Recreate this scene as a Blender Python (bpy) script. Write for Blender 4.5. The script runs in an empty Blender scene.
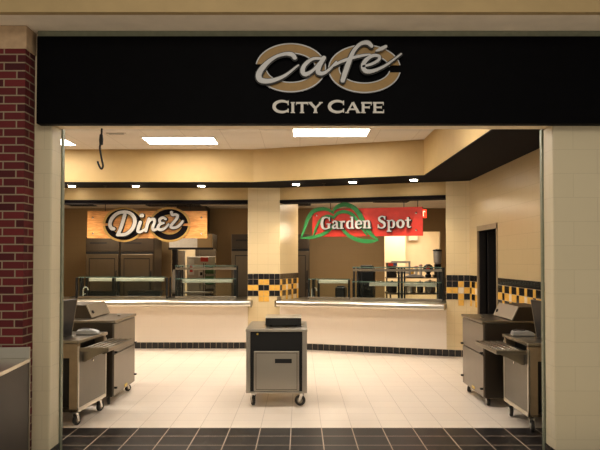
import bpy, bmesh, math, random
from mathutils import Vector, Matrix
random.seed(7)
C = bpy.context.scene.collection
PI = math.pi
R = math.radians

# ------------------------------------------------------------------ materials
def new_mat(name):
    m = bpy.data.materials.new(name); m.use_nodes = True
    nt = m.node_tree
    return m, nt, nt.nodes['Principled BSDF']

def setc(sock, c): sock.default_value = (c[0], c[1], c[2], 1)

def plain(name, col, rough=.5, metal=0, var=.06, scale=30, bump=0, spec=.5, coat=0):
    m, nt, b = new_mat(name)
    tc = nt.nodes.new('ShaderNodeTexCoord')
    n = nt.nodes.new('ShaderNodeTexNoise'); n.inputs['Scale'].default_value = scale; n.inputs['Detail'].default_value = 4
    nt.links.new(tc.outputs['Object'], n.inputs['Vector'])
    r = nt.nodes.new('ShaderNodeValToRGB')
    r.color_ramp.elements[0].position = .3; r.color_ramp.elements[1].position = .7
    r.color_ramp.elements[0].color = tuple(c*(1-var) for c in col) + (1,)
    r.color_ramp.elements[1].color = tuple(min(1, c*(1+var)) for c in col) + (1,)
    nt.links.new(n.outputs['Fac'], r.inputs['Fac']); nt.links.new(r.outputs['Color'], b.inputs['Base Color'])
    b.inputs['Roughness'].default_value = rough; b.inputs['Metallic'].default_value = metal
    b.inputs['Specular IOR Level'].default_value = spec
    if coat: b.inputs['Coat Weight'].default_value = coat
    if bump:
        bp = nt.nodes.new('ShaderNodeBump'); bp.inputs['Strength'].default_value = bump; bp.inputs['Distance'].default_value = .004
        nt.links.new(n.outputs['Fac'], bp.inputs['Height']); nt.links.new(bp.outputs['Normal'], b.inputs['Normal'])
    return m

def steel(name, col=(.55, .53, .49), rough=.34, var=.12, stretch=(3, 3, 90)):
    m, nt, b = new_mat(name)
    tc = nt.nodes.new('ShaderNodeTexCoord'); mp = nt.nodes.new('ShaderNodeMapping')
    mp.inputs['Scale'].default_value = stretch
    n = nt.nodes.new('ShaderNodeTexNoise'); n.inputs['Scale'].default_value = 4; n.inputs['Detail'].default_value = 5
    nt.links.new(tc.outputs['Object'], mp.inputs['Vector']); nt.links.new(mp.outputs['Vector'], n.inputs['Vector'])
    r = nt.nodes.new('ShaderNodeValToRGB')
    r.color_ramp.elements[0].color = tuple(c*(1-var) for c in col) + (1,)
    r.color_ramp.elements[1].color = tuple(min(1, c*(1+var)) for c in col) + (1,)
    nt.links.new(n.outputs['Fac'], r.inputs['Fac']); nt.links.new(r.outputs['Color'], b.inputs['Base Color'])
    mr = nt.nodes.new('ShaderNodeMapRange'); mr.inputs['To Min'].default_value = rough-min(.08, var*.7); mr.inputs['To Max'].default_value = rough+min(.1, var*.8)
    nt.links.new(n.outputs['Fac'], mr.inputs['Value']); nt.links.new(mr.outputs['Result'], b.inputs['Roughness'])
    b.inputs['Metallic'].default_value = 1
    return m

def tiled(name, c1, c2, mortar, bw, bh, ms=.003, rough=.3, offset=0, off=(0, 0), bump=.3, spec=.5, bias=0, dirt=0):
    """bricks / tiles in metres on the UVs (u along the face, v up or away)"""
    m, nt, b = new_mat(name)
    uv = nt.nodes.new('ShaderNodeUVMap'); mp = nt.nodes.new('ShaderNodeMapping')
    mp.inputs['Location'].default_value = (off[0], off[1], 0)
    t = nt.nodes.new('ShaderNodeTexBrick'); t.offset = offset; t.squash = 1
    t.inputs['Scale'].default_value = 1; t.inputs['Brick Width'].default_value = bw; t.inputs['Row Height'].default_value = bh
    t.inputs['Mortar Size'].default_value = ms; t.inputs['Mortar Smooth'].default_value = .1; t.inputs['Bias'].default_value = bias
    setc(t.inputs['Color1'], c1); setc(t.inputs['Color2'], c2); setc(t.inputs['Mortar'], mortar)
    nt.links.new(uv.outputs['UV'], mp.inputs['Vector']); nt.links.new(mp.outputs['Vector'], t.inputs['Vector'])
    col = t.outputs['Color']
    if dirt:
        n = nt.nodes.new('ShaderNodeTexNoise'); n.inputs['Scale'].default_value = 1.3; n.inputs['Detail'].default_value = 5
        nt.links.new(uv.outputs['UV'], n.inputs['Vector'])
        mr = nt.nodes.new('ShaderNodeMapRange'); mr.inputs['To Min'].default_value = 1-dirt; mr.inputs['To Max'].default_value = 1+dirt*.4
        nt.links.new(n.outputs['Fac'], mr.inputs['Value'])
        mx = nt.nodes.new('ShaderNodeMixRGB'); mx.blend_type = 'MULTIPLY'; mx.inputs[0].default_value = 1
        nt.links.new(col, mx.inputs[1]); nt.links.new(mr.outputs['Result'], mx.inputs[2]); col = mx.outputs[0]
    nt.links.new(col, b.inputs['Base Color'])
    b.inputs['Roughness'].default_value = rough; b.inputs['Specular IOR Level'].default_value = spec
    bp = nt.nodes.new('ShaderNodeBump'); bp.invert = True; bp.inputs['Strength'].default_value = bump; bp.inputs['Distance'].default_value = .004
    nt.links.new(t.outputs['Fac'], bp.inputs['Height']); nt.links.new(bp.outputs['Normal'], b.inputs['Normal'])
    return m

def emit(name, col, s):
    m, nt, b = new_mat(name)
    setc(b.inputs['Base Color'], col); setc(b.inputs['Emission Color'], col); b.inputs['Emission Strength'].default_value = s
    b.inputs['Roughness'].default_value = .6
    return m

def glassy(name, tint=(.91, .95, .93), refl=.35):
    m = bpy.data.materials.new(name); m.use_nodes = True; nt = m.node_tree
    for n in list(nt.nodes): nt.nodes.remove(n)
    o = nt.nodes.new('ShaderNodeOutputMaterial'); mx = nt.nodes.new('ShaderNodeMixShader')
    t = nt.nodes.new('ShaderNodeBsdfTransparent'); g = nt.nodes.new('ShaderNodeBsdfGlossy'); g.inputs['Roughness'].default_value = .03
    f = nt.nodes.new('ShaderNodeFresnel'); f.inputs['IOR'].default_value = 1.45
    setc(t.inputs['Color'], tint)
    mu = nt.nodes.new('ShaderNodeMath'); mu.operation = 'MULTIPLY'; mu.inputs[1].default_value = refl
    nt.links.new(f.outputs[0], mu.inputs[0]); nt.links.new(mu.outputs[0], mx.inputs[0])
    nt.links.new(t.outputs[0], mx.inputs[1]); nt.links.new(g.outputs[0], mx.inputs[2]); nt.links.new(mx.outputs[0], o.inputs['Surface'])
    return m

def plywood(name):
    m, nt, b = new_mat(name)
    tc = nt.nodes.new('ShaderNodeTexCoord'); mp = nt.nodes.new('ShaderNodeMapping'); mp.inputs['Scale'].default_value = (1.4, 1, 8)
    n = nt.nodes.new('ShaderNodeTexNoise'); n.inputs['Scale'].default_value = 3; n.inputs['Detail'].default_value = 6; n.inputs['Distortion'].default_value = 1.2
    nt.links.new(tc.outputs['Object'], mp.inputs['Vector']); nt.links.new(mp.outputs['Vector'], n.inputs['Vector'])
    r = nt.nodes.new('ShaderNodeValToRGB')
    r.color_ramp.elements[0].position = .3; r.color_ramp.elements[0].color = (.50, .21, .06, 1)
    r.color_ramp.elements[1].position = .65; r.color_ramp.elements[1].color = (.76, .38, .13, 1)
    nt.links.new(n.outputs['Fac'], r.inputs['Fac']); nt.links.new(r.outputs['Color'], b.inputs['Base Color'])
    b.inputs['Roughness'].default_value = .4
    return m

GX = -.215
M = {}
M['floor_white'] = tiled('floor_white', (.80, .70, .60), (.77, .675, .58), (.50, .42, .35), .305, .305, .0028, .28, 0, (GX, -.165), .2, .4, dirt=.06)
M['floor_dark'] = tiled('floor_dark', (.020, .0165, .0155), (.027, .022, .021), (.44, .36, .28), .305, .305, .0056, .36, 0, (GX, -.165), .25, .22, dirt=.15)
M['block'] = tiled('glazed_block', (.48, .365, .20), (.49, .375, .21), (.41, .31, .17), .406, .203, .0035, .32, .5, (.1, .0), .35, .5)
M['pillar_block'] = tiled('pillar_block', (.60, .53, .38), (.61, .54, .39), (.545, .48, .34), .406, .203, .003, .42, .5, (.13, .02), .2, .4)
M['pier_tile'] = tiled('pier_tile', (.62, .495, .295), (.63, .505, .305), (.53, .42, .25), .203, .203, .003, .3, 0, (.0, .03), .25)
M['counter_tile'] = tiled('counter_tile', (.80, .70, .59), (.81, .71, .60), (.76, .66, .55), .406, .203, .002, .35, .5, (0, 0), .15)
M['brick'] = tiled('red_brick', (.165, .026, .028), (.07, .016, .019), (.31, .24, .17), .21, .0675, .0062, .8, .5, (.0, .01), .8, .2, dirt=.3)
M['cap'] = plain('cap_stone', (.46, .33, .21), .8, 0, .14, 14, .3)
M['paint'] = plain('mustard_paint', (.46, .32, .14), .6, 0, .03, 6)
M['paint_front'] = plain('corridor_paint', (.44, .325, .165), .65, 0, .05, 5)
M['soffit'] = plain('soffit_paint', (.88, .79, .66), .7, 0, .04, 6)
M['head'] = plain('opening_paint', (.80, .68, .50), .6, 0, .04, 6)
M['black_paint'] = plain('black_paint', (.006, .004, .005), .85, 0, .1, 9, 0, .15)
M['fascia'] = plain('black_panel', (.0018, .0018, .0026), .6, 0, .15, 12, 0, .05)
M['ceil'] = tiled('ceiling_tile', (.64, .585, .52), (.625, .57, .505), (.52, .465, .405), .61, .61, .006, .9, 0, (0, -.1), .3, .1)
M['kceil'] = plain('kitchen_ceiling', (.78, .69, .56), .9, 0, .05, 5)
M['brown'] = tiled('brown_wall', (.30, .205, .095), (.31, .21, .098), (.275, .185, .085), .406, .203, .003, .6, .5, (0, 0), .15)
M['cream'] = plain('cream_wall', (.80, .68, .47), .6, 0, .03, 5)
M['steel'] = steel('stainless', (.31, .275, .225), .30, .05, (1, 1, 20))
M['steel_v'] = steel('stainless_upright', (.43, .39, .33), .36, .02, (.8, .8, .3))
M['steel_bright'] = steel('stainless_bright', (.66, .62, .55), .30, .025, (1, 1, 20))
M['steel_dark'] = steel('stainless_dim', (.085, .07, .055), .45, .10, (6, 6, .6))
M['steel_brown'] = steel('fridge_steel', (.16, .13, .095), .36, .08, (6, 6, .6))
M['grey_panel'] = plain('grey_enamel', (.175, .155, .125), .34, .45, .06, 4)
M['cooler'] = plain('cooler_enamel', (.215, .185, .15), .32, .55, .05, 4)
M['tan'] = plain('tan_laminate', (.29, .21, .125), .5, 0, .1, 10)
M['dark'] = plain('dark_metal', (.013, .010, .009), .45, .3, .15, 20)
M['black'] = plain('black_plastic', (.004, .0035, .0035), .45, 0, .15, 30)
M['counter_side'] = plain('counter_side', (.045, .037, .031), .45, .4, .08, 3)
M['lamp_cover'] = plain('lamp_cover', (.62, .57, .49), .5, .2, .05, 20)
M['rubber'] = plain('rubber', (.03, .027, .024), .7, 0, .2, 40)
M['chrome'] = plain('chrome', (.72, .70, .66), .18, 1, .04, 20)
M['guide'] = plain('guide_metal', (.24, .26, .20), .4, .6, .08, 20)
M['gold'] = plain('gold_letter', (.42, .26, .075), .45, .15, .08, 20)
M['silver'] = plain('silver_letter', (.50, .485, .47), .35, .25, .06, 25)
M['silver_dim'] = plain('silver_dim', (.35, .355, .37), .4, .2, .06, 25)
M['gold_dim'] = plain('gold_dim', (.25, .15, .04), .45, .1, .08, 20)
M['white_letter'] = plain('white_letter', (.60, .58, .55), .5, 0, .05, 25)
M['ply'] = plywood('plywood_sign')
M['red'] = plain('red_sign', (.55, .035, .02), .4, 0, .18, 5)
M['green'] = plain('green_leaf', (.025, .20, .05), .4, 0, .12, 14)
M['tile_black'] = plain('tile_black', (.010, .009, .010), .15, 0, .2, 20)
M['tile_yellow'] = plain('tile_yellow', (.72, .42, .085), .2, 0, .08, 20)
M['tile_white'] = plain('tile_white', (.68, .58, .44), .2, 0, .05, 20)
M['grout'] = plain('grout', (.42, .33, .23), .9, 0, .1, 40)
M['panel_light'] = emit('light_diffuser', (1, .945, .86), 11)
M['lamp'] = emit('downlight_lens', (1, .95, .86), 30)
M['bar_light'] = emit('strip_light', (1, .90, .74), .08)
M['exit'] = emit('exit_red', (1, .05, .02), 1.2)
M['exit_letter'] = emit('exit_letter', (1, .55, .35), 1.4)
M['small_lamp'] = emit('small_lamp', (1, .97, .9), 1.0)
M['glass'] = glassy('guard_glass')
M['glass_edge'] = plain('glass_edge', (.09, .14, .115), .2, 0, .1, 30)
M['device'] = plain('grey_device', (.45, .45, .45), .3, .3, .08, 30)
M['white'] = plain('white_plastic', (.70, .66, .60), .45, 0, .06, 20)
M['gcrate'] = plain('green_crate', (.05, .15, .04), .5, 0, .15, 15)
M['yellow'] = plain('yellow_badge', (.62, .42, .06), .4, 0, .05, 15)
M['blue'] = plain('blue_plastic', (.05, .08, .22), .4, 0, .1, 15)
M['paper'] = plain('poster_paper', (.62, .60, .56), .7, 0, .05, 20)

# ------------------------------------------------------------------ mesh helpers
class MB:
    def __init__(s): s.bm = bmesh.new()
    def _merge(s, t, mi, Mx, smooth):
        if Mx is not None: bmesh.ops.transform(t, matrix=Mx, verts=t.verts)
        for f in t.faces: f.material_index = mi; f.smooth = smooth
        me = bpy.data.meshes.new('tmp'); t.to_mesh(me); t.free(); s.bm.from_mesh(me); bpy.data.meshes.remove(me)
        return s
    def box(s, x0, x1, y0, y1, z0, z1, bev=0, mi=0, Mx=None):
        t = bmesh.new(); bmesh.ops.create_cube(t, size=1)
        x0, x1 = min(x0, x1), max(x0, x1); y0, y1 = min(y0, y1), max(y0, y1); z0, z1 = min(z0, z1), max(z0, z1)
        for v in t.verts:
            v.co = ((x0+x1)/2+v.co.x*(x1-x0), (y0+y1)/2+v.co.y*(y1-y0), (z0+z1)/2+v.co.z*(z1-z0))
        if bev: bmesh.ops.bevel(t, geom=t.edges[:], offset=min(bev, .45*min(x1-x0, y1-y0, z1-z0)), segments=2, affect='EDGES', profile=.5)
        return s._merge(t, mi, Mx, False)
    def prism(s, pts, a, b, axis='y', mi=0, bev=0, Mx=None):
        """closed outline extruded along an axis. y: pts=(x,z); x: pts=(y,z); z: pts=(x,y)"""
        t = bmesh.new()
        def P(p, d): return {'y': (p[0], d, p[1]), 'x': (d, p[0], p[1]), 'z': (p[0], p[1], d)}[axis]
        A = [t.verts.new(P(p, a)) for p in pts]; B = [t.verts.new(P(p, b)) for p in pts]
        t.faces.new(A); t.faces.new(B[::-1])
        for i in range(len(pts)):
            j = (i+1) % len(pts); t.faces.new((A[i], B[i], B[j], A[j]))
        bmesh.ops.recalc_face_normals(t, faces=t.faces)
        if bev: bmesh.ops.bevel(t, geom=t.edges[:], offset=bev, segments=1, affect='EDGES')
        return s._merge(t, mi, Mx, False)
    def lathe(s, prof, c=(0, 0, 0), n=20, axis='z', mi=0, Mx=None):
        t = bmesh.new(); rings = []
        for r, h in prof:
            ring = []
            for i in range(n):
                a = 2*PI*i/n; p = (r*math.cos(a), r*math.sin(a), h)
                if axis == 'x': p = (p[2], p[0], p[1])
                if axis == 'y': p = (p[0], p[2], p[1])
                ring.append(t.verts.new(Vector(p)+Vector(c)))
            rings.append(ring)
        for a, b in zip(rings, rings[1:]):
            for i in range(n): t.faces.new((a[i], a[(i+1) % n], b[(i+1) % n], b[i]))
        t.faces.new(rings[0][::-1]); t.faces.new(rings[-1])
        bmesh.ops.recalc_face_normals(t, faces=t.faces)
        s._merge(t, mi, Mx, False)
        return s
    def tube(s, pts, r, n=8, mi=0, smooth_pts=True, Mx=None):
        P = [Vector(p) for p in pts]
        if smooth_pts and len(P) > 2: P = cat(P, 6)
        rr = r if isinstance(r, (list, tuple)) else None
        t = bmesh.new(); rings = []
        up = Vector((0, 0, 1))
        d0 = (P[1]-P[0]).normalized()
        if abs(d0.z) > .9: up = Vector((0, 1, 0))
        for i, p in enumerate(P):
            d = (P[min(i+1, len(P)-1)]-P[max(i-1, 0)]).normalized()
            x = d.cross(up); x = x.normalized() if x.length > 1e-4 else Vector((1, 0, 0)); y = x.cross(d).normalized()
            q = r if rr is None else rr[0]+(rr[1]-rr[0])*i/(len(P)-1)
            rings.append([t.verts.new(p+x*q*math.cos(2*PI*k/n)+y*q*math.sin(2*PI*k/n)) for k in range(n)])
        for a, b in zip(rings, rings[1:]):
            for k in range(n): t.faces.new((a[k], a[(k+1) % n], b[(k+1) % n], b[k]))
        t.faces.new(rings[0][::-1]); t.faces.new(rings[-1])
        bmesh.ops.recalc_face_normals(t, faces=t.faces)
        return s._merge(t, mi, Mx, True)
    def ribbon(s, pts, w, y0, y1, curve=True, round_ends=True, closed=False, mi=0):
        """flat stroke in the XZ plane, y0 = front (towards -Y), y1 = back"""
        W = list(w) if isinstance(w, (list, tuple)) else [w]*len(pts)
        P = [Vector((p[0], q, p[1])) for p, q in zip(pts, W)]
        if curve and len(P) > 2: P = cat(P, 7, closed)
        n = len(P); Lp, Rp = [], []
        for i, p in enumerate(P):
            a = P[(i-1) % n] if closed else P[max(i-1, 0)]; b = P[(i+1) % n] if closed else P[min(i+1, n-1)]
            d = Vector((b.x-a.x, b.z-a.z)); d = d.normalized() if d.length > 1e-9 else Vector((1, 0))
            nrm = Vector((-d.y, d.x)); h = p.y/2
            Lp.append((p.x+nrm.x*h, p.z+nrm.y*h)); Rp.append((p.x-nrm.x*h, p.z-nrm.y*h))
        t = bmesh.new()
        def mk(q): return t.verts.new((q[0], y0, q[1])), t.verts.new((q[0], y1, q[1]))
        LV = [mk(q) for q in Lp]; RV = [mk(q) for q in Rp]
        m = n if closed else n-1
        for i in range(m):
            j = (i+1) % n
            t.faces.new((LV[i][0], LV[j][0], RV[j][0], RV[i][0])); t.faces.new((LV[i][1], RV[i][1], RV[j][1], LV[j][1]))
            t.faces.new((LV[i][0], LV[i][1], LV[j][1], LV[j][0])); t.faces.new((RV[i][0], RV[j][0], RV[j][1], RV[i][1]))
        if not closed:
            for i, sgn in ((0, -1), (n-1, 1)):
                k = 6 if round_ends else 0
                c = P[i]; l = Vector((Lp[i][0]-c.x, Lp[i][1]-c.z)); d = Vector((l.y, -l.x))*sgn
                arc = [LV[i]]
                for q in range(1, k):
                    a = PI*q/k; arc.append(mk((c.x+l.x*math.cos(a)+d.x*math.sin(a), c.z+l.y*math.cos(a)+d.y*math.sin(a))))
                arc.append(RV[i])
                if k:
                    t.faces.new([v[0] for v in arc]); t.faces.new([v[1] for v in arc][::-1])
                for u, v in zip(arc, arc[1:]): t.faces.new((u[0], u[1], v[1], v[0]))
        bmesh.ops.recalc_face_normals(t, faces=t.faces)
        return s._merge(t, mi, None, False)
    def annulus(s, c, ro, ri, y0, y1, a0, a1, n=48, mi=0):
        """ellipse band; ro, ri = (rx, rz); degrees"""
        t = bmesh.new(); V = []
        b0, b1 = a0, a1
        if a1-a0 < 359.9:      # the gap is cut along two level lines, so the inner edge starts at another angle
            h = ro[1]*math.sin(R(180-a1)) if a0 < 0 else ro[1]*math.sin(R(a0))
            g = math.degrees(math.asin(min(1, h/ri[1])))
            b0, b1 = (-180+g, 180-g) if a0 < 0 else (g, 360-g)
        for i in range(n+1):
            a = R(a0+(a1-a0)*i/n); b = R(b0+(b1-b0)*i/n)
            o = (c[0]+ro[0]*math.cos(a), c[1]+ro[1]*math.sin(a)); q = (c[0]+ri[0]*math.cos(b), c[1]+ri[1]*math.sin(b))
            V.append([t.verts.new((o[0], y0, o[1])), t.verts.new((q[0], y0, q[1])), t.verts.new((q[0], y1, q[1])), t.verts.new((o[0], y1, o[1]))])
        for a, b in zip(V, V[1:]):
            for k in range(4): t.faces.new((a[k], b[k], b[(k+1) % 4], a[(k+1) % 4]))
        t.faces.new(V[0]); t.faces.new(V[-1][::-1])
        bmesh.ops.recalc_face_normals(t, faces=t.faces)
        return s._merge(t, mi, None, False)
    def build(s, name, mats, parent=None, loc=None, rz=0):
        bm = s.bm
        uv = bm.loops.layers.uv.verify()
        for f in bm.faces:
            n = f.normal; ax, ay, az = abs(n.x), abs(n.y), abs(n.z)
            for l in f.loops:
                p = l.vert.co
                l[uv].uv = (p.x, p.y) if az >= ax and az >= ay else ((p.y, p.z) if ax >= ay else (p.x, p.z))
        me = bpy.data.meshes.new(name); bm.to_mesh(me); bm.free()
        for m in (mats if isinstance(mats, (list, tuple)) else [mats]): me.materials.append(m)
        o = bpy.data.objects.new(name, me); C.objects.link(o)
        if parent: o.parent = parent
        if loc: o.location = loc
        if rz: o.rotation_euler.z = rz
        return o

def cat(P, k, closed=False):
    out = []; n = len(P)
    for i in range(n if closed else n-1):
        if closed: a, b, c, d = P[(i-1) % n], P[i], P[(i+1) % n], P[(i+2) % n]
        else:
            b, c = P[i], P[i+1]
            a = P[i-1] if i else b+(b-c); d = P[i+2] if i+2 < n else c+(c-b)
        for q in range(k):
            t = q/k
            out.append(.5*((2*b)+(c-a)*t+(2*a-5*b+4*c-d)*t*t+(3*b-a-3*c+d)*t**3))
    if not closed: out.append(P[-1])
    return out

def tag(o, label, cat_, group=None, kind=None):
    if label: o['label'] = label
    if cat_: o['category'] = cat_
    if group: o['group'] = group
    if kind: o['kind'] = kind
    return o
def thing(name, label, cat_, loc=(0, 0, 0), rz=0, group=None):
    o = bpy.data.objects.new(name, None); C.objects.link(o); o.empty_display_size = .1
    o.location = loc; o.rotation_euler.z = rz
    return tag(o, label, cat_, group)
def struct(name, mb, mat, label=None, loc=None, rz=0):
    o = mb.build(name, mat, None, loc, rz); o['kind'] = 'structure'
    if label: o['label'] = label
    return o
def spart(name, mb, mat, parent): return mb.build(name, mat, parent)
def dup(root, loc, rz=None, label=None):
    r = root.copy(); C.objects.link(r); r.location = loc
    if rz is not None: r.rotation_euler.z = rz
    if label: r['label'] = label
    for ch in list(root.children):
        c = ch.copy(); C.objects.link(c); c.parent = r
        for g in list(ch.children):
            d = g.copy(); C.objects.link(d); d.parent = c
    return r

# ------------------------------------------------------------------ key dimensions (metres; camera at the origin looking +Y)
H = 1.69; F = 650.0
ZC = 3.655        # cafe ceiling
ZS = 3.06         # black soffit
YB = 12.4         # straight counter front
PX = -.383        # pier's right corner, where the angled counter starts
ANG = -math.atan2(.317, .948)
U = Vector((.948, -.317)); N = Vector((.317, .948))
def an(s, o): return (PX+U.x*s+N.x*o, YB+U.y*s+N.y*o)      # point along the angled counter
WR = 2.95         # right wall
OL, OR = -2.095, 2.135   # opening sides
YF, YK = 5.47, 5.69    # front wall faces
ZH = 2.835

# ------------------------------------------------------------------ floor
struct('floor', MB().box(-6.2, 5.2, 6.57, 19.4, -.05, 0), M['floor_white'], 'cream square tile floor of the cafe')
struct('floor_entry', MB().box(-6.2, 5.2, 5.2, 6.57, -.05, 0), M['floor_dark'], 'dark square tile floor at the cafe entry')
struct('floor_corridor_bounce', MB().box(-6.2, 5.2, -3.5, 5.2, -.05, 0), M['floor_white'])  # unseen floor, given pale tile to bounce light up to the soffit

# ------------------------------------------------------------------ front wall, brick column, fascia
struct('wall_front_left', MB().box(-6.2, OL, YF, YK, 0, ZH, .012), M['pillar_block'], 'glazed block jamb beside the brick column')
struct('wall_front_right', MB().box(OR, 5.2, YF, YK, 0, ZH, .012), M['pillar_block'], 'wide glazed block wall at the end of the opening')
struct('wall_front_header', MB().box(-6.2, 5.2, YF, YK, ZH, 4.3), M['head'])
struct('baseboard_front_left', MB().box(-2.218, OL+.006, YF-.006, YK+.004, 0, .098), M['tile_black'])
struct('baseboard_front_right', MB().box(OR-.006, 5.2, YF-.006, YK+.004, 0, .098), M['tile_black'])
struct('trim_1', MB().box(OL-.004, OL+.012, YK, YK+.05, 0, ZH, .003), M['guide'], 'thin metal edge strip on the jamb by the brick column')
struct('trim_2', MB().box(OR-.012, OR+.004, YK, YK+.05, 0, ZH, .003), M['guide'], 'thin metal edge strip on the far jamb')
struct('wall_brick_column', MB().box(-3.3, -2.242, 5.27, YF-.002, 0, 3.41), M['brick'], 'red brick column with pale mortar')
mb = MB()
mb.box(-3.31, -2.232, 5.262, YF-.002, 3.41, 3.60, .004)
struct('trim_3', mb, M['cap'], 'tan stone cap on the brick column')
struct('wall_fascia', MB().box(-2.19, 5.2, 5.37, YF-.002, 2.818, 3.55, .004), M['fascia'], 'long black fascia panel over the opening')
struct('trim_4', MB().box(-2.19, 5.2, 5.39, YF-.002, 3.552, 3.6), M['guide'], 'grey strip above the black fascia')
struct('ceiling_corridor', MB().box(-6.2, 5.2, 5.04, YF+.1, 3.602, 3.66), M['soffit'])
struct('wall_corridor_bulkhead', MB().box(-6.2, 5.2, 4.98, 5.04, 3.602, 4.6), M['paint_front'])

# ------------------------------------------------------------------ cafe ceiling and bulkhead
struct('ceiling', MB().box(-6.2, 5.2, YK, 13, ZC, ZC+.05), M['ceil'], 'white grid ceiling tiles')
kx = -.83; ky = 11.56; cxr, cyr = 2.03, 10.6
t_ = .06
mb = MB()
mb.prism([(-6.2, ky), (kx, ky), (cxr, cyr), (cxr, YK), (cxr+t_, YK), (cxr+t_, cyr+.06), (kx+.02, ky+t_), (-6.2, ky+t_)], ZS+.012, ZC, 'z')
struct('wall_bulkhead', mb, M['paint'], 'mustard painted bulkhead hanging from the ceiling')
cr = an(3.509, 0)
mb = MB()
mb.prism([(-6.2, ky), (kx, ky), (cxr, cyr), (cxr, YK), (WR, YK), (WR, cr[1]), (PX, YB), (-6.2, YB)], ZS, ZS+.012, 'z')
struct('ceiling_soffit', mb, M['black_paint'], 'black soffit ringing the cafe')

# ------------------------------------------------------------------ side walls with a doorway in the right one
struct('wall_left', MB().box(-6.2, -6.1, YK, 16, 0, ZC), M['block'])
DY0, DY1, DZ = 9.70, 10.80, 2.21
mb = MB()
mb.box(WR, WR+.12, YK, DY0, 0, ZC); mb.box(WR, WR+.12, DY1, 11.9, 0, ZC); mb.box(WR, WR+.12, DY0, DY1, DZ, ZC)
struct('wall_right', mb, M['block'], 'cream glazed block wall with a dark doorway')
fr = MB()
fr.box(WR-.012, WR+.02, DY0, DY0+.04, 0, DZ); fr.box(WR-.012, WR+.02, DY1-.03, DY1, 0, DZ); fr.box(WR-.012, WR+.02, DY0, DY1, DZ-.05, DZ+.03)
fr.box(WR+.02, WR+.13, DY0, DY0+.03, 0, DZ, 0, 1); fr.box(WR+.02, WR+.13, DY1-.03, DY1, 0, DZ, 0, 1); fr.box(WR+.02, WR+.13, DY0, DY1, DZ-.03, DZ, 0, 1)
struct('door_1', fr, [M['tan'], M['dark']], 'tan door frame in the cream block wall')
struct('wall_hall', MB().box(4.9, 5.0, 8, 12, 0, ZC), M['dark'])
struct('wall_hall_far', MB().box(WR+.12, 5.0, 11.05, 11.15, 0, ZC), M['dark'])
leaf = MB().box(WR+.14, WR+.95, DY1-.11, DY1-.065, .01, DZ-.07, .004)
o = struct('door_2', leaf, M['dark'], 'dark open door leaf inside the doorway')

# ------------------------------------------------------------------ back walls
struct('wall_counter_straight', MB().box(-6.1, -.99, YB, YB+.15, 0, .815), M['counter_tile'], 'low cream tiled wall under the serving counter by the tall refrigerators')
AL = (PX, YB, 0)
struct('wall_counter_angled', MB().box(.0, 3.12, 0, .15, 0, .815), M['counter_tile'], 'low cream tiled wall under the angled serving counter', AL, ANG)
mb = MB()
d = 1.08
q = an(0, d)
mb.prism([(-.996, YB), (PX, YB), (q[0], q[1]), (-.85, q[1])], 0, ZS, 'z')
struct('wall_pier', mb, M['pier_tile'], 'tiled pier between the two serving openings')
struct('wall_pier_end', MB().box(3.108, 3.62, 0, .6, 0, ZS), M['pier_tile'], 'tiled pier beside the doorway wall', AL, ANG)
struct('wall_header_straight', MB().box(-6.1, -.996, YB, YB+.3, 2.825, ZS), M['paint'])
struct('wall_header_angled', MB().box(.0, 3.108, 0, .3, 2.825, ZS), M['paint'], None, AL, ANG)
struct('trim_5', MB().box(-6.1, -.996, YB-.012, YB+.30, 2.765, 2.825), M['black_paint'], 'black lintel over the straight serving opening')
struct('trim_6', MB().box(.0, 3.108, -.012, .30, 2.765, 2.825), M['black_paint'], 'black lintel over the angled serving opening', AL, ANG)

# black base tiles
def base_run(n, pitch, h=.118):
    mb = MB().box(0, n*pitch, -.008, 0, 0, h, 0, 1)
    for i in range(n): mb.box(i*pitch+.004, (i+1)*pitch-.004, -.014, -.006, .002, h-.004, .001)
    return mb
struct('baseboard_back_left', base_run(46, .1105), [M['tile_black'], M['grout']], None, (-5.46, YB, 0))
struct('baseboard_back_right', base_run(33, .1085), [M['tile_black'], M['grout']], None, AL, ANG)

# mosaic bands: rows from the top; B black, Y yellow, W pale, . none
def mosaic(rows, cw, rh=.107, z=1.42):
    mb = MB()
    for r, row in enumerate(rows):
        for c, ch in enumerate(row):
            if ch == '.': continue
            mb.box(c*cw, (c+1)*cw, -.004, 0, z-(r+1)*rh, z-r*rh, 0, 3)
            mb.box(c*cw+.0035, (c+1)*cw-.0035, -.009, -.003, z-(r+1)*rh+.0035, z-r*rh-.0035, .001, 'BYW'.index(ch))
    return mb
MM = [M['tile_black'], M['tile_yellow'], M['tile_white'], M['grout']]
struct('trim_7', mosaic(['BBBBBB', 'BBYYBB', 'YYBBYY', 'BBYYBB', '..YY..'], .1022), MM, 'black and yellow tile pattern on the front of the pier', (-.996, YB, 0))
def rep(n, start):
    a, b, c = '', '', ''
    k = 0
    for i in range(n):
        ph = (i+start) % 3
        if ph == 2:
            a += 'Y'; b += 'BW'[k % 2]; c += 'Y'; k += 1
        else: a += 'B'; b += 'Y'; c += '.'
    return ['B'*n, a, b, a, c]
struct('trim_8', mosaic(rep(10, 2), .108), MM, 'black and yellow tile pattern on the receding side of the pier', (PX, YB, 0), math.atan2(N.y, N.x))
struct('trim_9', mosaic(['BBBB', 'BBYB', 'YYWY', 'BBYB', '..Y.'], .1), MM, 'black and yellow tile cross on the end pier', (an(3.112, 0)[0], an(3.112, 0)[1], 0), ANG)
struct('trim_10', mosaic(rep(4, 2), .112), MM, 'black and yellow tiles between the end pier and the doorway', (WR, cr[1]-.02, 0), -PI/2)
struct('trim_11', mosaic(rep(36, 0), .104), MM, 'black and yellow tile band along the wall past the doorway', (WR, DY0-.02, 0), -PI/2)

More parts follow.
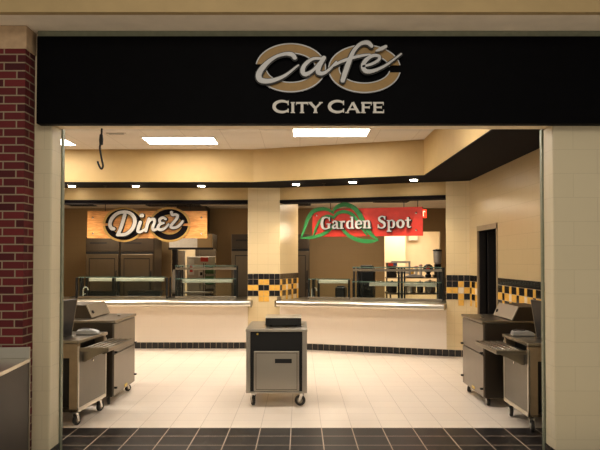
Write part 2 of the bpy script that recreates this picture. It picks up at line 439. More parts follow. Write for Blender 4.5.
# ------------------------------------------------------------------ kitchen shell
YE = 16.0
ox0, ox1, oz = -3.175, -2.07, 2.24
px0, px1, pz = 2.08, 3.45, 2.38
mb = MB()
mb.box(-6.1, ox0, YE, YE+.1, 0, 2.95); mb.box(ox0, ox1, YE, YE+.1, oz, 2.95); mb.box(ox1, px0, YE, YE+.1, 0, 2.95)
mb.box(px0, px1, YE, YE+.1, pz, 2.95); mb.box(px1, 5.2, YE, YE+.1, 0, 2.95)
struct('wall_kitchen_back', mb, M['brown'], 'shadowed brown kitchen wall with two openings')
struct('wall_kitchen_left', MB().box(-6.1, -6.0, YB+.15, YE, 0, 2.95), M['brown'])
struct('wall_kitchen_right', MB().box(5.1, 5.2, 10.9, 19.4, 0, 2.95), M['brown'])
mb = MB(); a = an(3.6, .3)
mb.prism([(-6.1, YB+.3), (PX, YB+.3), (a[0], a[1]), (5.2, a[1]), (5.2, YE+.1), (-6.1, YE+.1)], 2.95, 3.0, 'z')
struct('ceiling_kitchen', mb, M['kceil'])
mb = MB(); mb.box(-4.6, -.9, 19, 19.1, 0, 2.7); mb.box(-4.7, -4.6, YE+.1, 19.1, 0, 2.7); mb.box(-.9, -.8, YE+.1, 19.1, 0, 2.7)
struct('wall_dish_room', mb, M['cream'])
struct('ceiling_dish_room', MB().box(-4.7, -.8, YE+.1, 19.1, 2.7, 2.75), M['cream'])
mb = MB(); mb.box(.9, 5.0, 18.6, 18.7, 0, 2.8); mb.box(.8, .9, YE+.1, 18.7, 0, 2.8); mb.box(4.9, 5.0, YE+.1, 18.7, 0, 2.8); mb.box(.9, 2.95, 18.2, 18.6, 0, 2.8)
struct('wall_prep_room', mb, M['cream'])
struct('ceiling_prep_room', MB().box(.8, 5.0, YE+.1, 18.7, 2.8, 2.85), M['cream'])

# ------------------------------------------------------------------ ceiling fixtures
def panel(label, x0, x1, y0, y1, z, first=None, name='ceiling_light', grp='fluorescent ceiling panels'):
    t = thing(name, label, 'ceiling light', ((x0+x1)/2, (y0+y1)/2, z), 0, grp)
    w, l = (x1-x0)/2, (y1-y0)/2
    f = MB(); f.box(-w-.02, w+.02, -l-.02, -l, -.012, 0); f.box(-w-.02, w+.02, l, l+.02, -.012, 0); f.box(-w-.02, -w, -l, l, -.012, 0); f.box(w, w+.02, -l, l, -.012, 0)
    f.build('frame', M['white'], t)
    MB().box(-w, w, -l, l, -.008, -.002).build('diffuser', M['panel_light'], t)
    return t
panel('bright fluorescent panel above the plywood sign', -2.535, -1.393, 10.40, 10.97, ZC)
panel('bright fluorescent panel above the black bulkhead bend, nearest one seen', -.10, 1.045, 9.70, 10.28, ZC)
panel('fluorescent panel cut off by the front jamb, only a corner showing', -4.98, -3.835, 10.51, 11.08, ZC)
# unseen panels added above the frame to light the front of the room
for x, y in ((-3.6, 7.4), (-1.3, 7.4), (.9, 7.4)):
    panel('added unseen ceiling panel lighting the front of the room', x-.57, x+.57, y-.285, y+.285, ZC)

def downlight(x, y, label):
    t = thing('downlight', label, 'downlight', (x, y, ZS), 0, 'recessed downlights in the black soffit')
    MB().lathe([(.062, -.004), (.085, -.008), (.09, -.003), (.09, 0), (.062, 0)], n=24).build('ring', M['chrome'], t)
    MB().lathe([(.0605, -.016), (.0605, -.002)], n=24).build('lens', M['lamp'], t)
    l = bpy.data.lights.new('downlight_lamp', 'SPOT'); l.energy = 42; l.color = (1, .84, .62); l.spot_size = R(105); l.spot_blend = .6; l.shadow_soft_size = .05
    lo = bpy.data.objects.new('downlight_lamp', l); C.objects.link(lo); lo.parent = t; lo.location = (0, 0, -.03)
    return t
for x, y, w in ((-4.24, 12.05, 'first downlight in the black soffit, over the end of the straight counter'), (-3.05, 12.05, 'downlight in the black soffit, over the plywood sign'),
                (-1.83, 12.02, 'downlight in the black soffit, between the plywood sign and the pier'), (-.072, 11.80, 'downlight in the black soffit, just past the tiled pier'),
                (.93, 11.47, 'downlight in the black soffit, over the leaf end of the red sign'), (1.957, 11.13, 'downlight in the black soffit, near its inner corner')):
    downlight(x, y, w)
def vent(name, label, cat_, x0, x1, y0, y1, z, mat=None, grp=None):
    t = thing(name, label, cat_, ((x0+x1)/2, (y0+y1)/2, z), 0, grp); w, l = (x1-x0)/2, (y1-y0)/2
    f = MB(); f.box(-w, w, -l, -l+.02, -.014, 0); f.box(-w, w, l-.02, l, -.014, 0); f.box(-w, -w+.02, -l, l, -.014, 0); f.box(w-.02, w, -l, l, -.014, 0)
    f.build('frame', mat or M['dark'], t)
    g = MB().box(-w+.02, w-.02, -l+.02, l-.02, -.004, -.001)
    k = max(2, int(2*l/.035))
    for i in range(k):
        y = -l+.03+(2*l-.06)*i/(k-1 if k > 1 else 1); g.box(-w+.02, w-.02, y-.006, y+.006, -.012, -.004)
    g.build('grille', M['dark'], t)
    return t
vent('ceiling_vent', 'dark slot air vent in the white ceiling beside the hanging cord', 'vent', -3.0, -2.72, 10.02, 10.12, ZC, M['white'])
vent('ceiling_vent', 'dark slot vent in the kitchen ceiling at the far end from the pier', 'vent', -5.35, -4.75, 14.8, 15.2, 2.95, grp='kitchen ceiling vents')
vent('ceiling_vent', 'dark slot vent in the kitchen ceiling above the plywood sign', 'vent', -3.55, -2.3, 14.9, 15.3, 2.95, grp='kitchen ceiling vents')
vent('ceiling_vent', 'dark slot vent in the kitchen ceiling above the red sign', 'vent', 1.6, 2.35, 13.9, 14.25, 2.95, grp='kitchen ceiling vents')
vent('ceiling_vent', 'dark slot vent in the kitchen ceiling just past the pier', 'vent', -.05, .25, 14.7, 15.05, 2.95, grp='kitchen ceiling vents')
def sprinkler(x, y, label):
    o = MB().lathe([(.03, 0), (.03, -.006), (.012, -.008), (.010, -.03), (.022, -.033), (.022, -.037)], n=14).build('sprinkler_head', M['steel_dark'], None, (x, y, ZS))
    tag(o, label, 'sprinkler', 'sprinklers in the black soffit')
sprinkler(-3.62, 12.05, 'tiny sprinkler head in the black soffit between the first two downlights')
sprinkler(.43, 11.65, 'tiny sprinkler head in the black soffit over the angled counter')

# ------------------------------------------------------------------ hanging black cord at the opening head
k = 5.66/650
pts = [((x-300)*k, 5.66, H+(260-y)*k) for x, y in ((101, 128.5), (100.4, 139.7), (99.2, 148), (101, 159), (102.4, 166), (100.8, 169), (98.6, 166), (96.9, 161.5))]
t = thing('hanging_cord', 'black cord with a knot and hooked end hanging in the opening', 'cord', (0, 0, 0))
MB().tube(pts, .009).build('cord', M['black'], t)
MB().lathe([(.006, -.05), (.016, -.045), (.019, 0), (.014, .045), (.006, .05)], (pts[1][0], pts[1][1], pts[1][2]), 12).build('knot', M['black'], t)

# ------------------------------------------------------------------ Cafe sign on the fascia
ky_ = 5.37/650
def fx(p): return ((p[0]-300)*ky_, H+(260-p[1])*ky_)
sg = thing('cafe_sign', 'silver script lettering over two gold rings on the black fascia', 'sign', (0, 5.37, 0))
def z3(p): return fx((230+p[0]/3, 30.8+p[1]/3))
def zc(p): return fx((245+p[0]/3.53, 36+p[1]/3.53))
for cx, cy, rx, ry, rix, riy, a0, a1 in ((182, 111, 103, 71, 76, 46, -171, 171), (404, 114, 106, 70, 78, 45, 9, 351)):
    c = z3((cx, cy)); s3 = ky_/3
    ring = MB().annulus(c, (rx*s3, ry*s3), (rix*s3, riy*s3), -.020, -.002, a0, a1); ring = ring.build('ring', M['gold_dim'], sg)
    e = MB(); e.annulus(c, (rx*s3+.010, ry*s3+.010), (rx*s3, ry*s3), -.024, -.001, a0, a1); e.annulus(c, (rix*s3, riy*s3), (rix*s3-.009, riy*s3-.009), -.024, -.001, a0, a1)
    e.build('ring_edge', M['silver_dim'], ring)
strokes = [
 ([(176, 82), (166, 70), (140, 68), (105, 80), (72, 106), (50, 138), (56, 160), (92, 163), (140, 145), (188, 108)], [15, 17, 13, 12, 18, 22, 21, 17, 11, 6]),
 ([(272, 84), (238, 86), (212, 106), (203, 128), (214, 140), (240, 126), (262, 100)], [9, 11, 15, 17, 16, 11, 9]),
 ([(278, 82), (262, 110), (258, 132), (274, 137), (296, 124), (322, 96)], [16, 18, 18, 14, 10, 7]),
 ([(446, 40), (432, 28), (408, 32), (384, 56), (368, 92), (355, 128), (344, 162)], [14, 17, 13, 14, 18, 19, 17]),
 ([(312, 110), (338, 96), (372, 84), (412, 74), (440, 70)], [7, 11, 11, 10, 6]),
 ([(416, 112), (446, 104), (470, 90), (472, 77), (452, 74), (428, 88), (416, 110), (424, 128), (452, 128), (496, 108), (550, 68)], [8, 10, 11, 12, 12, 15, 17, 17, 13, 9, 6]),
]
strokes = [(p, [q*.9 for q in w]) for p, w in strokes]
def script(parent, strokes, mp, k, y0, y1, ym, dark, mat, grow):
    a = MB(); b = MB(); e = 0
    for pts, w in strokes:
        ws = w if isinstance(w, list) else [w]*len(pts)
        a.ribbon([mp(p) for p in pts], [q*k for q in ws], y0-e, ym, True, True)
        b.ribbon([mp(p) for p in pts], [q*k+grow for q in ws], ym-e*.5, y1, True, True); e += .0006
    s = a.build('script_lettering', mat, parent); b.build('lettering_backing', dark, s)
script(sg, strokes, zc, ky_/3.53, -.060, -.022, -.045, M['black'], M['silver_dim'], .018)
ac = MB(); ac.ribbon([zc((462, 58)), zc((480, 50)), zc((496, 42))], [ky_*1.6, ky_*3.6, ky_*3.0], -.066, -.022); ac.build('accent', M['silver_dim'], sg)

def arc(cx, cy, rx, ry, a0, a1, n=9): return [(cx+rx*math.cos(R(a0+(a1-a0)*i/(n-1))), cy+ry*math.sin(R(a0+(a1-a0)*i/(n-1)))) for i in range(n)]
def L(x0, y0, x1, y1, w): return ([(x0, y0), (x1, y1)], w, False)
def V(pts, w): return (pts, w, True)
COPPER = {  # wide small-serif capitals: strokes, advance
 'C': ([V(arc(.56, .5, .50, .43, 42, 318, 13), [.10, .13, .15, .16, .18, .2, .2, .2, .18, .16, .15, .13, .10]), L(.93, .62, .93, .97, .07), L(.93, .03, .93, .34, .07)], 1.05),
 'I': ([L(.2, 0, .2, 1, .2), L(.04, .965, .36, .965, .07), L(.04, .035, .36, .035, .07)], .42),
 'T': ([L(.46, 0, .46, 1, .2), L(.02, .93, .9, .93, .13), L(.04, .74, .04, 1, .06), L(.88, .74, .88, 1, .06), L(.3, .035, .62, .035, .07)], .94),
 'Y': ([L(.10, .97, .50, .44, .19), L(.92, .97, .50, .44, .13), L(.5, 0, .5, .5, .2), L(-.02, .965, .26, .965, .07), L(.76, .965, 1.04, .965, .07), L(.34, .035, .66, .035, .07)], 1.02),
 'A': ([L(.12, .02, .53, .98, .12), L(.94, .02, .53, .98, .2), L(.28, .34, .80, .34, .11), L(-.02, .035, .26, .035, .07), L(.78, .035, 1.1, .035, .07)], 1.1),
 'F': ([L(.2, 0, .2, 1, .2), L(.05, .94, .82, .94, .12), L(.2, .52, .66, .52, .12), L(.8, .72, .8, 1, .06), L(.65, .4, .65, .64, .06), L(.04, .035, .38, .035, .07)], .86),
 'E': ([L(.2, 0, .2, 1, .2), L(.05, .94, .84, .94, .12), L(.2, .52, .68, .52, .12), L(.05, .06, .86, .06, .12), L(.82, .72, .82, 1, .06), L(.67, .4, .67, .64, .06), L(.84, 0, .84, .3, .06)], .92),
 'X': ([L(.1, .02, .8, .98, .18), L(.8, .02, .1, .98, .18)], .92),
}
SLAB = {   # bold bracketed serif
 'G': ([V([(.70, .76), (.62, .93), (.42, .985), (.2, .88), (.11, .5), (.2, .12), (.42, .015), (.66, .1)], [.07, .1, .11, .2, .25, .2, .11, .10]), L(.66, .05, .66, .44, .2), L(.47, .43, .80, .43, .08), L(.71, .66, .71, .99, .07)], .86),
 'a': ([V([(.10, .50), (.17, .63), (.31, .655), (.42, .5)], [.16, .12, .12, .18]), L(.42, .52, .42, .06, .18), V([(.42, .38), (.22, .33), (.11, .18), (.2, .05), (.4, .13)], [.09, .10, .18, .13, .09]), L(.40, .045, .58, .045, .09)], .61),
 'r': ([L(.16, 0, .16, .66, .18), L(.0, .04, .34, .04, .08), L(.0, .62, .16, .62, .08), V([(.18, .46), (.28, .61), (.42, .58)], [.09, .12, .17])], .50),
 'd': ([V([(.44, .56), (.27, .645), (.13, .52), (.10, .33), (.14, .13), (.27, .03), (.44, .12)], [.08, .09, .17, .2, .17, .09, .08]), L(.47, 0, .47, 1, .18), L(.31, .96, .47, .96, .08), L(.47, .04, .62, .04, .08)], .66),
 'e': ([L(.12, .36, .52, .36, .08), V([(.51, .37), (.46, .57), (.31, .65), (.15, .54), (.105, .33), (.16, .11), (.32, .03), (.53, .13)], [.14, .14, .10, .17, .2, .17, .11, .08])], .60),
 'n': ([L(.16, 0, .16, .66, .18), L(.0, .04, .32, .04, .08), L(.0, .62, .16, .62, .08), V([(.17, .46), (.29, .62), (.43, .60), (.49, .42)], [.09, .1, .15, .18]), L(.49, .45, .49, 0, .18), L(.35, .04, .64, .04, .08)], .68),
 'S': ([V([(.53, .76), (.46, .94), (.29, .97), (.12, .84), (.16, .66), (.34, .54), (.50, .40), (.52, .17), (.35, .03), (.16, .06), (.07, .24)], [.07, .1, .11, .15, .2, .22, .2, .16, .11, .10, .07]), L(.555, .68, .555, .99, .07), L(.045, .01, .045, .32, .07)], .68),
 'p': ([L(.16, -.28, .16, .66, .18), L(.0, -.25, .34, -.25, .08), L(.0, .62, .16, .62, .08), V([(.19, .56), (.36, .645), (.50, .52), (.53, .33), (.49, .13), (.36, .03), (.19, .12)], [.08, .09, .17, .2, .17, .09, .08])], .68),
 'o': ([('ring', (.32, .335), (.31, .36), (.125, .24))], .66),
 't': ([L(.2, .86, .2, .12, .18), V([(.2, .16), (.25, .05), (.42, .10)], [.16, .12, .07]), L(.0, .62, .42, .62, .09)], .48),
}
def letters(parent, text, font, x0, x1, z0, caps, mat, y0, y1, sizes=None, back=None, grow=.008, ymid=None, bold=1):
    """one mesh per letter, fitted between x0 and x1, standing on z0"""
    adv = 0; sz = sizes or [1]*len(text)
    for ch, q in zip(text, sz): adv += (.42 if ch == ' ' else font[ch][1])*q
    sx = (x1-x0)/(adv*caps); x = x0
    for ch, q in zip(text, sz):
        if ch == ' ': x += .42*q*caps*sx; continue
        mb = MB(); bk = MB(); e = 0; hq = caps*q
        for st in font[ch][0]:
            if st[0] == 'ring':
                c = (x+st[1][0]*hq*sx, z0+st[1][1]*hq)
                mb.annulus(c, (st[2][0]*hq*sx, st[2][1]*hq), (st[3][0]*hq*sx, st[3][1]*hq), y0, y1, 0, 360, 28)
                bk.annulus(c, (st[2][0]*hq*sx+grow, st[2][1]*hq+grow), (st[3][0]*hq*sx-grow, st[3][1]*hq-grow), ymid or y0, y1+.001, 0, 360, 28)
                continue
            pts, w, cv = st
            ws = w if isinstance(w, list) else [w]*len(pts)
            P = [(x+p[0]*hq*sx, z0+p[1]*hq) for p in pts]
            mb.ribbon(P, [v*hq*bold for v in ws], y0-e, y1, cv, False)
            if back:
                D = [(p[0]+.006, p[1]-.006) for p in P]
                if not cv:
                    dx, dz = D[1][0]-D[0][0], D[1][1]-D[0][1]; l = math.hypot(dx, dz) or 1
                    D = [(D[0][0]-dx/l*grow, D[0][1]-dz/l*grow), (D[1][0]+dx/l*grow, D[1][1]+dz/l*grow)]
                bk.ribbon(D, [v*hq+2*grow for v in ws], ymid-e*.5, y1, cv, False)
            e += .0005
        lt = mb.build('letter', mat, parent)
        if back: bk.build('letter_shadow', back, lt)
        else: bk.bm.free()
        x += font[ch][1]*q*caps*sx
cp = 12.6*ky_
letters(sg, 'CITY CAFE', COPPER, fx((273, 0))[0], fx((385, 0))[0], fx((0, 113))[1], cp, M['white_letter'], -.012, 0, [1.02, .86, .86, .86, .9, 1.02, .86, .86, .86], bold=1.28)

# ------------------------------------------------------------------ Diner sign
SY = 12.62; kd = SY/650
def dx_(p): return ((p[0]-300)*kd, H+(259-p[1])*kd)
ds = thing('diner_sign', 'plywood sign reading Diner in silver script over two black rings', 'sign', (0, SY, 0))
x0, z1 = dx_((87.3, 210.5)); x1, z0 = dx_((207.2, 237.8))
MB().box(x0, x1, -.02, .02, z0, z1, .002).build('board', M['ply'], ds)
for p in ((105, 0), (190, 0)):
    X = dx_(p)[0]
    MB().tube([(X, 0, z1-.02), (X, 0, 2.765)], .007, 8).build('hanger_rod', M['dark'], ds)
for bx in (x0+.11, x1-.11):
    for bz in (z0+.09, z1-.13):
        MB().lathe([(.018, 0), (.018, .008), (.010, .014)], (0, 0, 0), 12, 'y', Mx=Matrix.Translation((bx, -.02, bz)) @ Matrix.Rotation(PI, 4, 'Z')).build('bolt', M['chrome'], ds)
def zd(p): return dx_((100+p[0]/6.667, 200+p[1]/6.667))
def band(mb, c, ro, ri, y0, y1, gap, side):
    g = math.degrees(math.asin(gap/ro[1]))
    return mb.annulus(c, ro, ri, y0, y1, *((-180+g, 180-g) if side < 0 else (g, 360-g)))
for cx, side in ((160, -1), (466, 1)):
    c = zd((cx, 161)); k6 = kd/6.667; gp_ = 8*k6
    r = band(MB(), c, (123*k6, 103*k6), (82*k6, 66*k6), -.040, -.02, gp_, side).build('ring', M['black_paint'], ds)
    band(MB(), c, (138*k6, 116*k6), (122.5*k6, 102.5*k6), -.044, -.02, gp_, side).build('gold_rim', M['gold'], r)
    band(MB(), c, (82.5*k6, 66.5*k6), (72*k6, 55*k6), -.044, -.02, gp_, side).build('inner_gold_rim', M['gold'], r)
dst = [
 ([(172, 98), (160, 140), (146, 185), (130, 222)], 22),
 ([(100, 190), (84, 186), (74, 160), (88, 120), (130, 85), (190, 80), (230, 108), (238, 150), (218, 196), (176, 226), (124, 230)], [22, 23, 22, 22, 21, 21, 23, 24, 23, 21, 20]),
 ([(276, 146), (264, 180), (260, 206), (278, 210), (306, 192)], [21, 21, 20, 18, 13]),
 ([(282, 103), (288, 102)], 24),
 ([(332, 124), (322, 160), (312, 204)], 20),
 ([(318, 168), (340, 134), (364, 126), (370, 146), (358, 180), (364, 198), (390, 190)], [15, 17, 19, 19, 19, 18, 14]),
 ([(444, 126), (424, 116), (404, 130), (408, 150), (430, 152)], [17, 18, 19, 17, 14]),
 ([(426, 152), (400, 164), (394, 186), (414, 196), (442, 182), (462, 160)], [14, 18, 20, 20, 17, 13]),
 ([(481, 81), (488, 98), (506, 95), (521, 103), (515, 124), (493, 151), (477, 174), (490, 184), (520, 177), (541, 160), (556, 140)], [19, 17, 16, 19, 19, 18, 17, 18, 18, 18, 15]),
]
script(ds, dst, zd, kd/6.667, -.095, -.048, -.075, M['black'], M['silver'], .030)

# ------------------------------------------------------------------ Garden Spot sign (hangs along the angled counter)
OFF = .16
g0 = an(0, OFF)
gs = thing('garden_sign', 'red sign reading Garden Spot with green leaf outline', 'sign', (g0[0], g0[1], 0), ANG)
def sx_(px, off=OFF): 
    k = (px-300)/650; return (k*(YB+.948*off)+.383-.317*off)/(.948+.317*k)
def gz(px, py):
    s = sx_(px); Y = YB-.317*s+.948*OFF; return H+(259-py)*Y/650
def gp(p):
    px, py = 295+p[0]/4.286, 195+p[1]/4.286
    return (sx_(px), gz(px, py))
gx0, gx1 = sx_(312.5), sx_(423)
gz0, gz1 = 2.118, 2.642
MB().box(gx0, gx1, -.012, .012, gz0, gz1, .002).build('board', M['red'], gs)
for px in (330.5, 404):
    MB().tube([(sx_(px), 0, gz1-.02), (sx_(px), 0, 2.765)], .007, 8).build('hanger_rod', M['dark'], gs)
for p in ((94, 85), (94, 153), (520, 75), (520, 148)):
    q = gp(p)
    MB().lathe([(.017, 0), (.017, .006), (.009, .011)], (0, 0, 0), 12, 'y', Mx=Matrix.Translation((q[0], -.012, q[1])) @ Matrix.Rotation(PI, 4, 'Z')).build('bolt', M['chrome'], gs)
lw = 3.1*.0185
lf = MB()
leafA = [(28, 183), (44, 140), (58, 98), (82, 68), (116, 58), (146, 62), (166, 76)]
leafB = [(28, 183), (72, 180), (116, 168), (150, 148), (170, 120)]
leafC = [(80, 176), (92, 140), (112, 104), (138, 88), (164, 92)]
leafD = [(160, 72), (184, 48), (216, 39), (250, 50), (278, 80), (298, 122), (322, 160), (358, 192)]
leafE = [(358, 192), (318, 197), (270, 190), (230, 170), (204, 142), (186, 112)]
leafF = [(166, 98), (186, 76), (214, 70), (244, 80), (268, 106), (288, 140), (310, 170)]
e = 0
def leaf_mesh(lines):
    mb = MB(); e = 0
    for l, w in lines:
        mb.ribbon([gp(p) for p in l], [q*lw for q in w], -.040-e, -.014, True, True); e += .0008
    return mb
leaf_mesh([(leafA, [.4, .9, 1.2, 1.3, 1.2, 1.0, .6]), (leafB, [.4, 1.0, 1.1, .9, .5]), (leafC, [.3, .7, .8, .8, .7])]).build('leaf_outline', M['green'], gs)
leaf_mesh([(leafD, [.6, 1.2, 1.4, 1.4, 1.5, 1.5, 1.3, .4]), (leafE, [.4, 1.3, 1.3, 1.1, .9, .6]), (leafF, [.7, 1.0, 1.1, 1.1, .9, .7, .4])]).build('leaf_outline', M['green'], gs)
letters(gs, 'Garden Spot', SLAB, sx_(321.5), sx_(412.5), gz(360, 228.2), 12.0*.0186, M['silver'], -.075, -.030, [1]*11, M['dark'], .008, -.058)

# ------------------------------------------------------------------ exit sign inside the kitchen
es = thing('exit_sign', 'small glowing red exit sign half hidden behind the red leaf sign', 'sign', (2.43, 13.4, 2.64))
MB().box(-.18, .18, -.02, .02, -.1, .09, .004).build('housing', M['dark'], es)
MB().box(-.175, .175, -.026, -.019, -.094, .084).build('face', M['exit'], es)
letters(es, 'EXIT', COPPER, -.15, .15, -.06, .11, M['exit_letter'], -.032, -.026)
MB().tube([(0, 0, .09), (0, 0, .31)], .008).build('stem', M['dark'], es)

# ------------------------------------------------------------------ serving counters, ledges, glass guards
def ledge_prof(f=-.33, b=.15):
    return [(b, .926), (b, .817), (f+.04, .817), (f+.012, .826), (f, .846), (f, .894), (f+.012, .914), (f+.035, .926)]
t = thing('serving_ledge', 'stainless ledge on the straight counter under the plywood sign', 'counter ledge', (-6.0, YB, 0), 0, 'stainless serving ledges')
MB().prism(ledge_prof(), 0, 6.0-.99+.07, 'x').build('ledge_top', M['steel_bright'], t)
MB().box(6.0-.99+.07, 6.0-.99+.085, -.32, -.004, .80, .92, .004).build('end_cap', M['steel'], t)
t = thing('serving_ledge', 'stainless ledge on the angled counter under the red sign', 'counter ledge', AL, ANG, 'stainless serving ledges')
MB().prism(ledge_prof(), .05, 3.10, 'x').build('ledge_top', M['steel_bright'], t)
MB().box(.012, .05, -.33, -.02, .81, .93, .006).build('end_cap', M['steel'], t)
MB().box(.05, .12, -.30, -.24, .926, 1.0, .004).build('end_post', M['steel'], t)

def counter(label, ln, loc, rz):
    t = thing('serving_counter', label, 'serving counter', loc, rz, 'steel serving counters')
    MB().box(0, ln, .17, .98, .1, .89, .004).build('body', M['steel_dark'], t)
    MB().box(0, ln, .16, 1.03, .89, .925, .004).build('countertop', M['steel'], t); MB().box(.03, ln-.03, .2, .95, 0, .1).build('plinth', M['dark'], t)
    n = int(ln/.85)
    for i in range(n):
        x = (i+.5)*ln/n
        w = MB(); w.box(x-.27, x+.27, .70, .72, .925, .935); w.box(x-.27, x+.27, .98, 1.0, .925, .935); w.box(x-.27, x-.25, .70, 1.0, .925, .935); w.box(x+.25, x+.27, .70, 1.0, .925, .935); w.box(x-.25, x+.25, .72, .98, .926, .929)
        w.build('food_well', M['dark'], t)
    return t
counter('steel serving counter with food wells behind the straight ledge', 4.75, (-5.8, YB, 0), 0)
counter('steel serving counter with food wells behind the angled ledge', 2.95, (an(.13, 0)[0], an(.13, 0)[1], 0), ANG)

def guard(label, loc, rz, x0, x1, top, mid=None, posts=(), light=None, zb=.928):
    t = thing('sneeze_guard', label, 'glass guard', loc, rz)
    for p, w in posts:
        MB().box(p-w/2, p+w/2, -.02, .02, zb, top-.008, .003).build('post', M['black'], t)
        MB().box(p-w/2, p+w/2, .33, .37, zb, top-.008, .003).build('post', M['black'], t)
    def shelf(z, y0, y1):
        g = MB().box(x0, x1, y0, y1, z-.006, z+.006, .001).build('glass_shelf', M['glass'], t)
        MB().box(x0, x1, y0-.004, y0, z-.008, z+.008).build('shelf_edge', M['glass_edge'], g)
    shelf(top, -.06, .42)
    zs = top
    if mid: shelf(mid, -.10, .36); zs = mid
    MB().box(x0, x1, -.034, -.026, zb+.05, zs-.02).build('front_glass', M['glass'], t)
    MB().box(x0, x1, -.042, -.020, zb+.0, zb+.05, .003).build('bottom_rail', M['steel'], t)
    if top-zs > .1: MB().box(x0, x1, -.03, -.022, top-.075, top-.03, .001).build('top_rail', M['steel'], t)
    for a, b in light or ():
        h = MB().box(a, b, .10, .17, zs-.085, zs-.02, .006).build('light_strip', M['lamp_cover'], t)
        MB().box(a+.01, b-.01, .094, .10, zs-.078, zs-.03).build('tube_cover', M['lamp_cover'], h)
    return t
GO = .30
def sX(px, off=GO): return (px-300)*(YB+off)/650
guard('low glass guard over the straight counter, below the plywood sign', (0, YB+GO, 0), 0, sX(79), sX(166.5), 1.345, None,
      [(sX(77), .04), (sX(81), .04), (sX(113.4), .04), (sX(167), .04)], [(sX(87.5), sX(112.5)), (sX(114.5), sX(163))])
guard('tall two-shelf glass guard over the straight counter, beside the pier', (0, YB+GO, 0), 0, sX(175.5), sX(236.5), 1.565, 1.315,
      [(sX(176.6), .045), (sX(179.2), .035), (sX(235.3), .045)], [(sX(181), sX(232))])
gl = (an(0, GO)[0], an(0, GO)[1], 0)
S = lambda px: sx_(px, GO)
guard('low glass guard over the angled counter, just past the pier', gl, ANG, S(309), S(350.2), 1.315, None,
      [(S(309), .035), (S(313.3), .04), (S(349), .035)], [(S(317), S(347))])
guard('tall two-shelf glass guard over the angled counter, under the white lettering', gl, ANG, S(353), S(442), 1.545, 1.275,
      [(S(354), .03), (S(357.5), .03), (S(398.6), .035), (S(401.2), .03), (S(437.5), .035), (S(441.5), .035)], [(S(368), S(397)), (S(403), S(436))])

def faucet(x, y, label, rz=0):
    t = thing('faucet', label, 'faucet', (x, y, .926), rz)
    MB().lathe([(.028, 0), (.028, .02), (.013, .03), (.013, .10), (.016, .11)], n=14).build('base', M['white'], t)
    MB().tube([(0, 0, .10), (0, 0, .17), (.03, -.01, .215), (.08, -.02, .215), (.105, -.025, .18), (.105, -.025, .155)], .011).build('spout', M['white'], t)
    MB().tube([(0, 0, .08), (.05, 0, .09)], .007).build('handle', M['white'], t)
faucet(sX(82.4, .36), YB+.42, 'small pale faucet at the end of the straight counter')
f = an(sx_(311.8, .42), .42); faucet(f[0], f[1], 'small pale faucet on the angled counter near the pier', ANG)

# black pans and boxes on the counters
def pan(x, y, w, label):
    t = thing('black_pan', label, 'pan', (x, y, .938))
    mb = MB(); mb.prism([(-w/2, 0), (w/2, 0), (w/2+.03, .11), (w/2+.015, .11), (w/2-.012, .012), (-w/2+.012, .012), (-w/2-.015, .11), (-w/2-.03, .11)], -.10, .10, 'y'); mb.box(-w/2, w/2, -.10, -.09, .0, .10); mb.box(-w/2, w/2, .09, .10, 0, .10)
    mb.build('pan_body', M['black'], t)
    MB().box(-w/2-.05, w/2+.05, .09, .115, .10, .115, .003).build('pan_rim', M['steel_dark'], t)
pan(-4.05, YB+.86, .62, 'wide black pan behind the low guard, farther from the pier')
pan(-3.15, YB+.86, .62, 'wide black pan behind the low guard, nearer the tall guard')
def bin_box(name, label, x, y, z, w, d_, h, cat_, rz=0):
    t = thing(name, label, cat_, (x, y, z), rz)
    MB().box(-w/2, w/2, -d_/2, d_/2, 0, h*.92, .03).build('housing', M['black'], t)
    MB().box(-w/2+.03, w/2-.03, -d_/2+.03, d_/2-.03, h*.92, h, .015).build('lid', M['dark'], t)
    return t
p = an(sx_(341, .87), .87)
bin_box('black_warmer', 'small dark box on the angled counter behind the low guard', p[0], p[1], .938, .2, .2, .23, 'appliance', ANG)
p = an(sx_(367, .88), .88)
t = bin_box('black_dispenser', 'rounded black dispenser standing behind the tall guard', p[0], p[1], .938, .30, .20, .64, 'appliance', ANG)
MB().box(-.05, .05, -.12, -.09, .16, .26, .01).build('nozzle', M['dark'], t)

# ------------------------------------------------------------------ kitchen: refrigerators
def fridge(x, label, y=14.55, w=.76, h=2.2, d_=.8):
    t = thing('upright_refrigerator', label, 'refrigerator', (x, y, 0), 0, 'tall steel refrigerators')
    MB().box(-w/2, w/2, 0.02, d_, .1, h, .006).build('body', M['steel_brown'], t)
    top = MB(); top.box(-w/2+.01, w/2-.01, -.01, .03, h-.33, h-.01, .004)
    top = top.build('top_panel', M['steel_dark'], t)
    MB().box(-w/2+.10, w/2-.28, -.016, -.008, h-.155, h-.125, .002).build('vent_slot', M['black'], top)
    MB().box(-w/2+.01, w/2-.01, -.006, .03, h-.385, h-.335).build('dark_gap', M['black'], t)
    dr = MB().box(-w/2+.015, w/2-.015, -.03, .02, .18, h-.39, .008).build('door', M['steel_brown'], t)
    f = MB(); z0, z1 = .3, h-.50; a, b = -w/2+.09, w/2-.09
    f.box(a, b, -.036, -.028, z1, z1+.018); f.box(a, b, -.036, -.028, z0, z0+.018); f.box(a, a+.014, -.036, -.028, z0, z1); f.box(b-.014, b, -.036, -.028, z0, z1)
    f.build('door_moulding', M['dark'], dr)
    MB().tube([(w/2-.06, -.03, 1.02), (w/2-.06, -.07, 1.05), (w/2-.06, -.07, 1.4), (w/2-.06, -.03, 1.43)], .012, 8).build('handle', M['dark'], dr)
    for sx in (-1, 1):
        for yy in (.08, d_-.08): MB().lathe([(.025, 0), (.02, .1)], (sx*(w/2-.07), yy, 0), 10).build('foot', M['dark'], t)
    return t
f0 = fridge(-4.42, 'tall steel refrigerator below the plywood sign, beside the bare brown wall')
